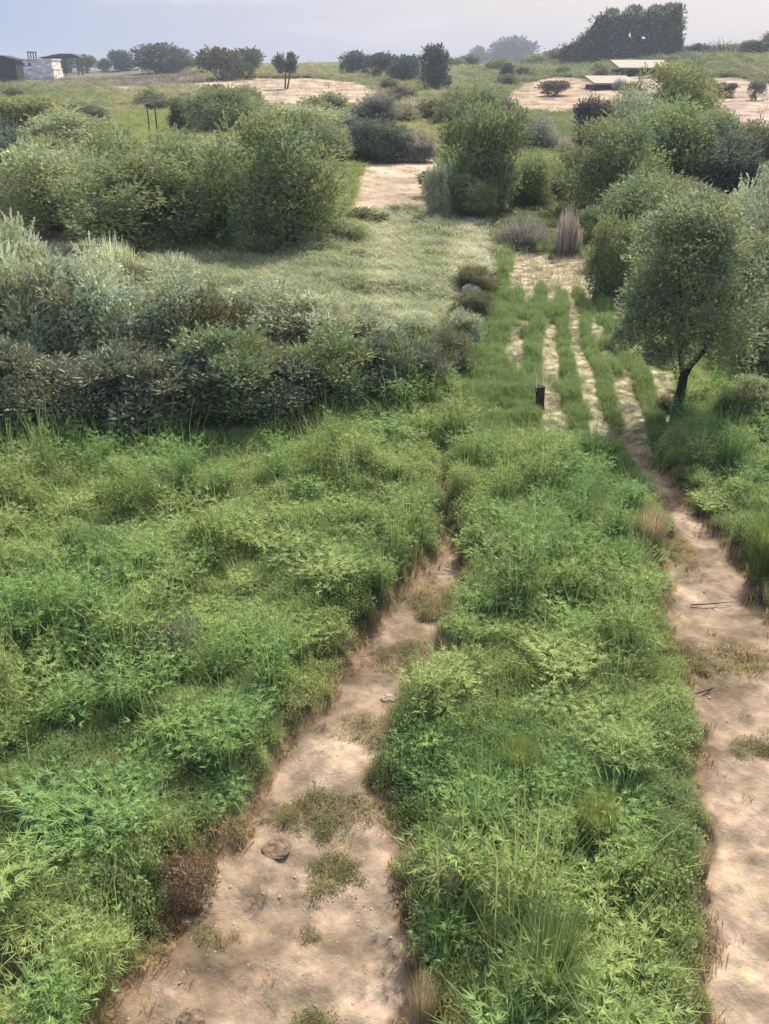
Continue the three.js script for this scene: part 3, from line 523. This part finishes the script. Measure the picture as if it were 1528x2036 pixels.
{ // the ruin: a wall block with a concave sloping left flank, two openings, ivy all over, a thin pole
  const p = ground(1265, 124), s = 1 / pxPerM(p), t = thing('overgrown_ruin', [p[0], p[1] - .5, p[2] - 12]);
  const X = x => (x - 1265) * s, Y = y => (124 - y) * s + .5;
  const sh = new THREE.Shape(); sh.moveTo(X(1128), Y(126)); sh.lineTo(X(1376), Y(126)); sh.lineTo(X(1374), Y(70)); sh.lineTo(X(1366), Y(13)); sh.lineTo(X(1352), Y(20)); sh.lineTo(X(1325), Y(30)); sh.lineTo(X(1300), Y(27)); sh.lineTo(X(1282), Y(34)); sh.lineTo(X(1262), Y(26)); sh.lineTo(X(1240), Y(34)); sh.lineTo(X(1196), Y(33));
  sh.quadraticCurveTo(X(1186), Y(60), X(1160), Y(80)); sh.quadraticCurveTo(X(1142), Y(90), X(1120), Y(98)); sh.closePath();
  for (const [x, y, w, h] of [[1266, 70, 5, 9], [1297, 75, 6, 4.5]]) { const q = new THREE.Path(); q.at = [X(x), Y(y), w * s, h * s]; for (let i = 0; i < 14; i++) { const a = i / 14 * Math.PI * 2, f = .95 + .45 * vnoise(x + Math.cos(a) * 1.6, Math.sin(a) * 1.6 + 3, 171); q[i ? 'lineTo' : 'moveTo'](X(x) + Math.cos(a) * w * s * f, Y(y) + Math.sin(a) * h * s * f); } q.closePath(); sh.holes.push(q); }
  const stone = new THREE.MeshStandardMaterial({ map: soilMap, roughness: 1 }); stone.color.setRGB(.20, .19, .18);
  const g = new THREE.ExtrudeGeometry(sh, { depth: 7, bevelEnabled: true, bevelSize: .15, bevelThickness: .2, bevelSegments: 1, curveSegments: 10 }); g.translate(0, 0, -3.5); mesh('wall', g, stone, t);
  const R = rng(91), L = new Leaves(), pts = sh.getPoints(10).map(q => [q.x, q.y]);
  const open = (x, y, m) => sh.holes.some(h => { const [a, b, u, v] = h.at; return Math.hypot((x - a) / u, (y - b) / v) < m; });
  for (let i = 0, n = 0; i < 3000 && n < 330; i++) {
    const x = X(1122) + R() * (X(1377) - X(1122)), y = R() * Y(10), r = 1.1 + 1.9 * R(); if (!within(pts, x, y + .4 * r) || !within(pts, x, Math.max(.3, y - r * .5)) || open(x, y, 1.5)) continue;
    n++; const front = R() < .75 ? 1 : -1, lt = .7 + .7 * R(), smooth = ss(X(1190), X(1245), x) ;
    for (let k = 0; k < 70; k++) { const d = unit(R), q = r * Math.pow(R(), .4), o = [x + d[0] * q, Math.max(.1, y + d[1] * q * 1.2), front * (3.3 + .8 * smooth * R()) + d[2] * q * .8]; if (open(o[0], o[1], .6 + .5 * R())) continue; const dir = norm([d[0] + R() - .5, d[1] + R() - .8, d[2] + R() - .5]), w = .35 + .4 * R(), t = tone(R, .25); L.leaf1(o, dir, norm(cross(dir, unit(R))), w * 1.5, w * .5, t.map(v => v * lt)); }
  }
  mesh('ivy', L.build(), leafMat([.24, .29, .20]), t);
  const tops = [[1270, 44, 52], [1315, 40, 46], [1345, 40, 50], [1225, 44, 44], [1165, 118, 60], [1352, 112, 40]];
  for (const [x, y, w] of tops) { const c = mesh('shrub', KINDS.far.crown, leafMat(C.deep.map(v => v * 1.6)), t); c.position.set(X(x), Y(y + 5) - w * s * .02, 0); c.scale.set(w * s, w * s * .7, w * s * .8); }
  t.scale.setScalar(.94); t.rotation.y = -Math.atan2(p[0], -p[2]);
  const pole = new THREE.CylinderGeometry(.12, .16, 18 * s, 6); pole.translate(X(1211), Y(24), 0); mesh('pole', pole, darkWood, t);
  tag(t, 'tall dark ivy-grown ruin with curved left flank and two see-through openings on the right hilltop', 'ruin');
}

// ------------------------------------------------------------------ stones
function stoneGeo(seed, flatness) { const g = new THREE.IcosahedronGeometry(1, 4), a = g.attributes.position; for (let i = 0; i < a.count; i++) { const x = a.getX(i), y = a.getY(i), z = a.getZ(i), f = 1 + .22 * fbm(x * 1.3 + seed, z * 1.3 + y * 1.7, seed, 3) + .05 * vnoise(x * 6 + y * 5, z * 6, seed + 3); a.setXYZ(i, x * f, y * f * flatness, z * f); } g.computeVertexNormals(); return g; }
const stoneM = new THREE.MeshStandardMaterial({ map: sandMap, bumpMap: sandBump, bumpScale: .03, roughness: .95 }); stoneM.color.setRGB(1.05, 1.0, .9);
const clodM = stoneM.clone(); clodM.color.setRGB(.55, .44, .34);
for (const [x, y, w, f, l, n] of [
  [172, 1372, 62, .55, 'pale rounded stone in the grass at the left', 1], [549, 1672, 54, .17, 'flat pale stone lying in the left rut', 2], [772, 1374, 30, .4, 'small whitish stone in the upper left rut', 3],
  [1005, 484, 42, .8, 'pale round stone under the grey dome-shaped bush', 4], [936, 592, 40, .7, 'grey-white rock at the top left corner of the striped strip', 5], [470, 1106, 26, .45, 'small pale stone by the dark bushes in the left meadow', 6],
  [1000, 1912, 22, .5, 'small stone hidden in the grass between the two ruts', 7], [380, 2026, 60, .5, 'dark clod-like stone at the bottom edge of the left rut', 8]]) {
  if (n === 7) continue;
  const p = ground(x, y), r = w / 2 / pxPerM(p), m = mesh('stone', stoneGeo(n, f), n === 8 || n === 2 ? clodM : stoneM, scene); m.position.set(p[0], height(p[0], p[2]) + r * f * (n === 1 ? .6 : .35), p[2]); m.scale.setScalar(r); m.rotation.y = n; tag(m, l, 'stone');
}

// ------------------------------------------------------------------ single plants of the meadow and the ruts
function tuftGeo(seed, n, { lean = .3, w = .006, spread = .16, h = 1 }) { const R = rng(seed), L = new Leaves(); for (let i = 0; i < n; i++) { const a = R() * 6.283, s = Math.sqrt(R()) * spread, H = h * (.3 + .7 * R()); L.blade(Math.cos(a) * s, Math.sin(a) * s, a + (R() - .5) * 1.4, H, lean * (.2 + R()) * H, w * (.6 + .8 * R()), tone(R, .25, .06, [1.8, 1.6, 1.5])); } return L.build(); }
const TUFTS = { arching: tuftGeo(41, 1100, { lean: .6, w: .0045, spread: .24 }), upright: tuftGeo(42, 800, { lean: .3, w: .0045, spread: .28 }), low: tuftGeo(43, 900, { lean: .6, w: .005, spread: .4 }) };
const weed = (seed, o) => crown(seed, Object.assign({ lobes: 40, leaves: 5200, size: .022, y0: -.3, lobe: .2, whole: true }, o)).geo;
const WEEDS = { weed: weed(51, {}), weed2: weed(52, { lobes: 30, leaves: 5000, lobe: .24, size: .024 }), feathery: weed(53, { lobes: 50, leaves: 5600, lobe: .16, size: .018, wide: 2.6, upright: .8, pale: .08 }) };
const V = { bright: [.30, .40, .14], mid: [.21, .30, .10], deep: [.17, .24, .115], teal: [.11, .17, .10], grey: [.23, .27, .18], yellow: [.30, .35, .10], dry: [.46, .39, .25], brown: [.28, .215, .14], olive: [.22, .22, .10] };
const small = [
  ['arching', 'grass_tuft', 1085, 2040, 200, 250, V.mid, 'long arching grass tuft at the bottom edge between the ruts'],
  ['upright', 'grass_tuft', 888, 1792, 90, 130, V.dry, 'dry straw tuft at the left edge of the strip between the ruts'],
  ['upright', 'grass_tuft', 1180, 1680, 95, 115, V.yellow, 'yellow-green upright tuft in the strip between the ruts'],
  ['upright', 'grass_tuft', 1025, 1560, 90, 105, V.yellow, 'light tuft standing left of the dark weeds in the middle strip'],
  ['upright', 'grass_tuft', 1330, 1745, 80, 80, V.olive, 'pale olive tuft on the border of the right rut'],
  ['upright', 'grass_tuft', 1390, 1735, 50, 70, V.dry, 'small dry tuft standing in the sand of the right rut border'],
  ['upright', 'grass_tuft', 1288, 1085, 80, 100, V.dry, 'tall yellow dry grass left of the bend in the right rut'],
  ['arching', 'grass_tuft', 1518, 1135, 130, 150, V.mid, 'overhanging grass tuft at the right edge shading the path'],
  ['upright', 'grass_tuft', 838, 2020, 70, 100, V.dry, 'pale dry tuft at the bottom right border of the left rut'],
  ['feathery', 'weed', 372, 1768, 100, 80, V.brown, 'brown withered weed at the left border of the left rut'],
  ['weed', 'weed', 270, 1045, 110, 100, V.mid, 'bushy weed in the upper left meadow'],
  ['weed2', 'weed', 415, 1140, 110, 125, V.mid, 'big bushy weed in the left meadow beside the small pale stone'],
  ['feathery', 'weed', 345, 1330, 120, 110, V.grey, 'greyish feathery weed in the middle of the left meadow'],
];
for (const [k, n, x, y, w, h, c, l] of small) {
  const p = ground(x, y), H = Math.max(.08, heightThrough(p, y - h)), W = w / pxPerM(p), tuft = TUFTS[k];
  const m = mesh(n, tuft || WEEDS[k], leafMat(c, .4), scene); m.position.set(p[0], p[1] - .02, p[2]); m.rotation.y = (turn += 2.399); const f = tuft ? ({ arching: 1.15, upright: .85, low: 1.35 })[k] : .85; m.scale.set(W / f, H, W / f);
  tag(m, l, n === 'weed' ? 'weed' : 'grass tuft');
}
// a feathery crop plant, one unit high and wide: arching stems with fans of narrow leaflets
function cropGeo(seed) {
  const R = rng(seed), L = new Leaves();
  for (let i = 0; i < 19; i++) {
    const a = i * 2.399 + R() * .5, out = .08 + .46 * Math.pow(R(), .8), h = (1.1 - .95 * out) * (.65 + .45 * R()), lt = .88 + .24 * R();
    const at = f => [Math.cos(a) * out * (f * .5 + .5 * f * f), h * (f - .16 * f * f * f), Math.sin(a) * out * (f * .5 + .5 * f * f)];
    const b = at(1), sx = -Math.sin(a) * .008, sz = Math.cos(a) * .008; L.tri([-sx, 0, -sz], [sx, 0, sz], b, [.9, .8, .7]);
    for (let n = 0; n < 15; n++) {
      const f = .22 + .78 * n / 14, o = at(f), b2 = a + n * 2.2 + R() * .8, up = .1 + .7 * n / 14 + .5 * (R() - .5), w = (.17 - .07 * n / 14) * (.7 + .6 * R()), tip = [o[0] + Math.cos(b2) * w * .5, o[1] + up * w * .5, o[2] + Math.sin(b2) * w * .5];
      for (let k = -2; k <= 2; k++) { const c = b2 + k * .5 + .4 * (R() - .5), dir = norm([Math.cos(c), up - .3 + 1.1 * (R() - .5), Math.sin(c)]), t = tone(R, .16, .03, [1.5, 1.4, 1.4]); L.leaf1(tip, dir, norm(cross(dir, [R() - .5, .8, R() - .5])), w * (1.15 - .2 * Math.abs(k)), .007 + .005 * R(), t.map(v => v * lt)); }
    }
  }
  for (let i = 0; i < 30; i++) { const a = R() * 6.283, m = R() * .4; L.blade(Math.cos(a) * m, Math.sin(a) * m, a + R() - .5, .7 + .75 * R(), .15 + .4 * R(), .007, tone(R, .15, .1, [1.4, 1.3, 1.2])); }
  return L.build();
}
const CROPS = [cropGeo(71), cropGeo(72), cropGeo(73)];
// twigs on the path
for (const [x, y, len, a, l] of [[1415, 1368, 60, .4, 'short dark twig lying on the sand of the right rut'], [1470, 1780, 110, 2.4, 'long dark twig lying on the right rut near the edge'], [1420, 1190, 90, .1, 'thin dry stalk lying across the upper right rut']]) {
  const p = ground(x, y), L = len / pxPerM(p), y0 = height(p[0], p[2]) + .02, g = mergeGeometries([limb([0, 0, 0], [L * .5, .015, L * .04], .009, .007), limb([L * .5, .015, L * .04], [L, .0, -.02], .007, .004), limb([L * .45, .012, .02], [L * .65, .05, .12 * L], .005, .002)]);
  const m = mesh('twig', g, darkWood, scene); m.position.set(p[0] - L / 2, y0, p[2]); m.rotation.y = a; tag(m, l, 'twig');
}

// ------------------------------------------------------------------ ground cover nobody could count
const dummy = new THREE.Object3D();
function stuff(name, label, category, geo, mat, list) {
  const m = new THREE.InstancedMesh(geo, mat, list.length); m.name = numbered(name); const col = new THREE.Color();
  list.forEach(([x, y, z, s, sy, a, c, tilt], i) => { dummy.position.set(x, y, z); dummy.rotation.set((tilt || 0) * Math.cos(a * 3), a, (tilt || 0) * Math.sin(a * 5)); dummy.scale.set(s, sy, s); dummy.updateMatrix(); m.setMatrixAt(i, dummy.matrix); col.setRGB(...c); m.setColorAt(i, col); });
  m.castShadow = m.receiveShadow = true; tag(m, label, category, null, 'stuff'); scene.add(m); return m;
}
{
  const R = rng(5);
  const clump = (seed, n, o) => { const q = rng(seed), L = new Leaves(); for (let i = 0; i < n; i++) { const a = q() * 6.283, s = Math.sqrt(q()) * o.spread, H = .35 + .65 * q(); L.blade(Math.cos(a) * s, Math.sin(a) * s, q() * 6.283, H, o.lean * (.2 + q()), o.w * (.6 + .8 * q()), tone(q, .22, o.pale ?? .03, [1.9, 1.7, 1.5])); } return L.build(); };
  const fine = clump(61, 26, { spread: .55, lean: .85, w: .02 }), coarse = clump(62, 44, { spread: .7, lean: 1.0, w: .024 }), straw = clump(63, 16, { spread: .45, lean: .4, w: .022, pale: .15 });
  const leafy = (() => { const q = rng(64), L = new Leaves(); for (let i = 0; i < 80; i++) { const d = unit(q), m = Math.sqrt(q()) * .6, o = [d[0] * m, .05 + .9 * q() * (1 - .6 * m), d[2] * m], dir = norm([d[0] + q() - .5, .3 + d[1] * .5, d[2] + q() - .5]); L.leaf(o, dir, norm(cross(dir, [d[2], .6 * q(), -d[0]])), .11 + .09 * q(), .03 + .022 * q(), tone(q, .24, .04)); }
    for (let i = 0; i < 10; i++) { const a = q() * 6.283, m = q() * .5; L.blade(Math.cos(a) * m, Math.sin(a) * m, q() * 6.283, .7 + .5 * q(), .3 + .3 * q(), .014, tone(q, .22, .06)); } return L.build(); })();
  const grass = [], weeds = [], dry = [], meadow = [], faded = [], strawList = [], scrub = [];
  const A = 38 * Math.PI / 180;
  // near meadow
  const rMin = 3.4, rMax = 24, N = 85000;
  for (let i = 0; i < N; i++) {
    const a = (R() * 2 - 1) * A, r = Math.sqrt(rMin * rMin + (Math.pow(R(), 1.25)) * (rMax * rMax - rMin * rMin)), x = r * Math.sin(a), z = -r * Math.cos(a);
    if (z > -3) continue;
    const p = pathAt(x, z), u1 = R(), u2 = R(), u3 = R();
    if (p > -.05) { const m = overgrown(x, z); if (m > .15 && u2 < m * .8) { const t = fbm(x * 2, z * 2, 157, 2) + .5 * (u3 - .5); (t > .1 ? weeds : t > -.25 ? grass : dry).push([x, height(x, z) - .01, z, .09 + .06 * u3, .06 + .09 * u1, u1 * 6.28, mix3([.26, .28, .13], [.38, .33, .21], clamp(.5 - t + .4 * (u2 - .4))), .3]); continue; } }
    if (p > 0 && !(p < .10 && u1 < .25) && !(r > 9.5 && inside(leftRut, x, z) > 0 && u1 < .22 + .25 * ss(11, 14, r)) && u1 > .012) continue;
    const q = r > 12 ? zone(x, z) : null; if (q) continue;
    const y = height(x, z) - .01, sp = fbm(x / 1.0, z / .85, 101, 3), sp2 = fbm(x / 2.6, z / 2.0, 103, 2), sp3 = fbm(x / .5, z / .5, 107, 2);
    const edge = ss(-.30, .05, p); if (R() < edge * .62) continue;
    const tall = 1 + .9 * clamp(sp3) + .5 * clamp(sp);
    let c = mix3([.215, .315, .125], [.335, .405, .165], clamp(.5 + 1.5 * sp2 + .5 * (u2 - .5)));
    c = mix3(c, [.40, .39, .22], .5 * clamp(edge + .6 * clamp(sp2 - .1)));
    const g = .85 + .3 * u3; c = c.map(v => v * g);
    if (u3 < .05) c = mix3(c, [.42, .40, .24], .8);
    const k = .8 * (1 - .6 * edge) * (1 + .012 * r);
    if (p > -.03 || u2 < .05 + .5 * edge) { dry.push([x, y, z, .10 + .07 * u3, (.10 + .12 * u3) * (1 - .3 * edge), u1 * 6.28, mix3([.36, .30, .17], [.24, .19, .11], u2 * 2 % 1), .15]); continue; }
    if (sp + .35 * (u3 - .5) > .02) { weeds.push([x, y, z, (.13 + .1 * u3) * k, (.14 + .2 * u3) * k * tall, u1 * 6.28, c, .25]); }
    else grass.push([x, y, z, (.11 + .09 * u3) * k, (.13 + .15 * u3) * k * tall, u1 * 6.28, c, .2]);
  }
  // the crop: feathery plants in rows; the nearest three hundred are things of their own
  const plants = [];
  for (let i = -26; i < 26; i++) for (let j = 0; j < 38; j++) {
    const u = i * .60 + .2 * (R() - .5), v = 2.6 + j * .50 + .34 * (R() - .5), x = u * Math.cos(.243) + v * Math.sin(.243), z = u * Math.sin(.243) - v * Math.cos(.243), u1 = R(), u2 = R(), u3 = R();
    if (z > -3.2 || Math.abs(Math.atan2(x, -z)) > A || Math.hypot(x, z) > 19 || (Math.hypot(x, z) > 12 && zone(x, z))) continue;
    const p = pathAt(x, z); if (p > -.20 || u1 < .4 * ss(-.05, .3, fbm(x / 1.2, z / 1.1, 141, 2))) continue;
    const s = (.58 + .46 * u2) * (1 - .3 * ss(-.5, -.2, p)), hh = (.40 + .42 * u3) * (1 - .25 * ss(-.5, -.2, p)) * (1 + 1.1 * fbm(x / 1.0, z / .8, 143, 2));
    plants.push({ x, z, s, hh, a: u1 * 60, k: Math.floor(u2 * 97) % 3, m: Math.floor(clamp(2 + 2.4 * fbm(x / 1.8, z / 1.5, 147, 2) + 1.6 * (u3 - .5), 0, 3.99)), d: Math.hypot(x, z, EYE), view: Math.abs(x) < (-z * Math.cos(PITCH) + EYE * Math.sin(PITCH)) * .44 });
  }
  plants.sort((a, b) => (b.view - a.view) || (a.d - b.d));
  const tones = [[.22, .355, .135], [.255, .385, .14], [.29, .40, .15], [.335, .425, .165]], cropM = tones.map(t => leafMat(t, .36)), far = [[], [], []];
  const proto = CROPS.map(g => new THREE.Mesh(g, cropM[0]));
  plants.forEach((q, i) => {
    const y = height(q.x, q.z) - .02;
    if (i >= 300) { far[q.k].push([q.x, y, q.z, q.s, q.hh, q.a, tones[q.m], .12]); return; }
    const m = proto[q.k].clone(); m.material = cropM[q.m]; m.name = numbered('crop_plant'); m.position.set(q.x, y, q.z); m.scale.set(q.s, q.hh, q.s); m.rotation.y = q.a; m.castShadow = m.receiveShadow = true;
    tag(m, 'feathery green crop plant among its like in the foreground field', 'plant', 'crop plants of the foreground field'); scene.add(m);
  });
  // farther on, coarser with distance
  for (let i = 0; i < 210000; i++) {
    const a = (R() * 2 - 1) * A, r = 13 * Math.exp(R() * Math.log(330 / 13)), x = r * Math.sin(a), z = -r * Math.cos(a), u1 = R(), u2 = R(), u3 = R();
    const q = zone(x, z); if (!q && r < 21) continue; if (pathAt(x, z) > -.02 && r < 40) continue;
    const y = height(x, z) - .02, s = .16 * (r / 15) * (.7 + .6 * u3), n = fbm(x / (r * .05), z / (r * .09), 111, 3), j = .85 + .3 * u2;
    if (!q || q.k === 'scrub') { if (r > 140 && u1 < .3) continue; const c = mix3([.14, .195, .085], [.29, .31, .155], clamp(.5 + 1.1 * n)); (q ? scrub : meadow).push([x, y, z, s * 1.25, s * (.75 + .5 * clamp(n)) * (1 - .62 * ss(30, 120, r)), u1 * 6.28, c.map(v => v * j), .2]); }
    else if (q.k === 'palegrass') faded.push([x, y, z, s * 1.1, s * (.55 + .7 * clamp(n + .2)), u1 * 6.28, mix3([.58, .60, .46], [.36, .42, .26], clamp(.42 + 1.3 * n)).map(v => v * j), .25]);
    else if (q.k === 'lawn') meadow.push([x, y, z, s, s * .5, u1 * 6.28, mix3([.24, .30, .09], [.29, .34, .13], u2), .2]);
    else if (q.k === 'straw') u1 < .3 && strawList.push([x, y, z, s * .8, s * (.3 + .5 * u3), u1 * 6.28, mix3([.44, .41, .32], [.34, .33, .24], u2), .2]);
    else if (q.k === 'rows') { const g = rowGreen(x, z); if (g > .5) { for (let e = 0; e < 3; e++) { const ex = x + (R() - .5) * .16, ez = z + (R() - .5) * 1.2; if (rowGreen(ex, ez) > .5) grass.push([ex, height(ex, ez) - .02, ez, s * (.5 + .25 * R()), s * (.8 + .7 * R()), R() * 6.28, mix3([.20, .30, .11], [.30, .385, .16], R()), .2]); } }
      else if (u3 < .5) strawList.push([x, y, z, s * .7, s * (.3 + .5 * u3), u1 * 6.28, mix3([.46, .45, .32], [.33, .38, .20], u2), .2]); }
    else if (q.k === 'sand' && u1 < .05 || q.k === 'plough' && u1 < .25 || q.k === 'pale' && u1 < .12) strawList.push([x, y, z, s * .6, s * .3, u1 * 60, mix3(q.c, [.2, .17, .1], u2), .2]);
  }
  const bushes = [];
  for (let i = 0; i < 9000; i++) {
    const a = (R() * 2 - 1) * A, r = 28 * Math.exp(R() * Math.log(420 / 28)), x = r * Math.sin(a), z = -r * Math.cos(a), u1 = R(), u2 = R(), u3 = R(), q = zone(x, z);
    if (q && q.k === 'palegrass' && r > 19 && u2 < .22 && fbm(x / 3.5, z / 3, 161, 3) > .12 + .3 * (u1 - .5)) { const s = .3 + .55 * u3 * u3; bushes.push([x, height(x, z) - .05, z, s * 1.9, s * .8, u1 * 60, mix3(C.sage, C.light, u1).map(v => v * (.85 + .4 * u3)), .15]); continue; }
    if (q && q.k !== 'scrub') continue; const n = fbm(x / (8 + r * .05), z / (12 + r * .12), 131, 3); if (n < .02 + .3 * (u1 - .3) || u2 > .2) continue;
    const s = (.7 + 1.6 * u3 * u3) * (1 + r / 160), t = R(), c = t < .5 ? mix3(C.green, C.light, u1) : t < .7 ? C.teal : t < .85 ? C.olive : t < .93 ? C.grey : C.brown;
    bushes.push([x, height(x, z) - .05, z, s * 1.5, s * (.6 + .4 * u1) * .8, u1 * 60, c.map(v => v * (.85 + .3 * u2)), .1]);
  }
  const M = leafMat([1, 1, 1], .45);
  stuff('crop_rows', 'rows of feathery green crop plants farther up the foreground field', 'crop', CROPS[0], M, far.flat());
  const name = (n, l, c, g, list) => stuff(n, l, c, g, M, list);
  name('grass', 'fresh green grass of the foreground meadow', 'grass', fine, grass);
  name('ground_weeds', 'dense leafy weeds mixed into the foreground meadow', 'weeds', leafy, weeds);
  name('dry_grass', 'short dry grass along the borders of the wheel ruts', 'dry grass', straw, dry);
  name('distant_grass', 'rough green grass of the land beyond the hedge bushes', 'grass', coarse, meadow);
  name('undergrowth', 'green undergrowth between the left trees', 'undergrowth', coarse, scrub);
  name('pale_grass', 'pale grey-green grass of the slope behind the hedge bushes', 'grass', coarse, faded);
  name('straw', 'straw-coloured stubble in the striped strip and the bare fields', 'stubble', straw, strawList);
  stuff('scrub', 'low scrub of mixed greens merging together over the far slopes', 'scrub', KINDS.far2.crown, M, bushes); console.log('bushes', bushes.length);
  // crumbs of earth and pebbles on the ruts
  const list = [], pg = new THREE.IcosahedronGeometry(1, 1); { const a = pg.attributes.position; for (let i = 0; i < a.count; i++) { const f = 1 + .25 * vnoise(a.getX(i) * 2 + 5, a.getZ(i) * 2 + a.getY(i) * 3, 7); a.setXYZ(i, a.getX(i) * f, a.getY(i) * f * .45, a.getZ(i) * f); } pg.computeVertexNormals(); }
  for (let i = 0; i < 16000; i++) { const a = (R() * 2 - 1) * A, r = 3.4 + R() * 13, x = r * Math.sin(a), z = -r * Math.cos(a), u = R(), v = R(); if (pathAt(x, z) < .02) continue; const s = .003 + .013 * Math.pow(u, 9); if (fbm(x * 1.5, z * 1.5, 121, 2) < v * .8 - .35) continue; list.push([x, height(x, z) + s * .2, z, s, s, v * 6.28, mix3([.38, .33, .275], [.27, .22, .175], v)]); }
  const pm = new THREE.MeshStandardMaterial({ roughness: 1 }); stuff('earth_crumbs', 'crumbs of earth and small pebbles on the sandy ruts', 'pebbles', pg, pm, list);
  console.log('instances', grass.length, weeds.length, dry.length, meadow.length, faded.length, strawList.length, scrub.length, list.length);
}
let tris = 0; scene.traverse(o => { if (o.isMesh && !o.isInstancedMesh) tris += (o.geometry.index ? o.geometry.index.count : o.geometry.attributes.position.count) / 3; }); console.log('triangles', tris);
renderer.render(scene, camera);
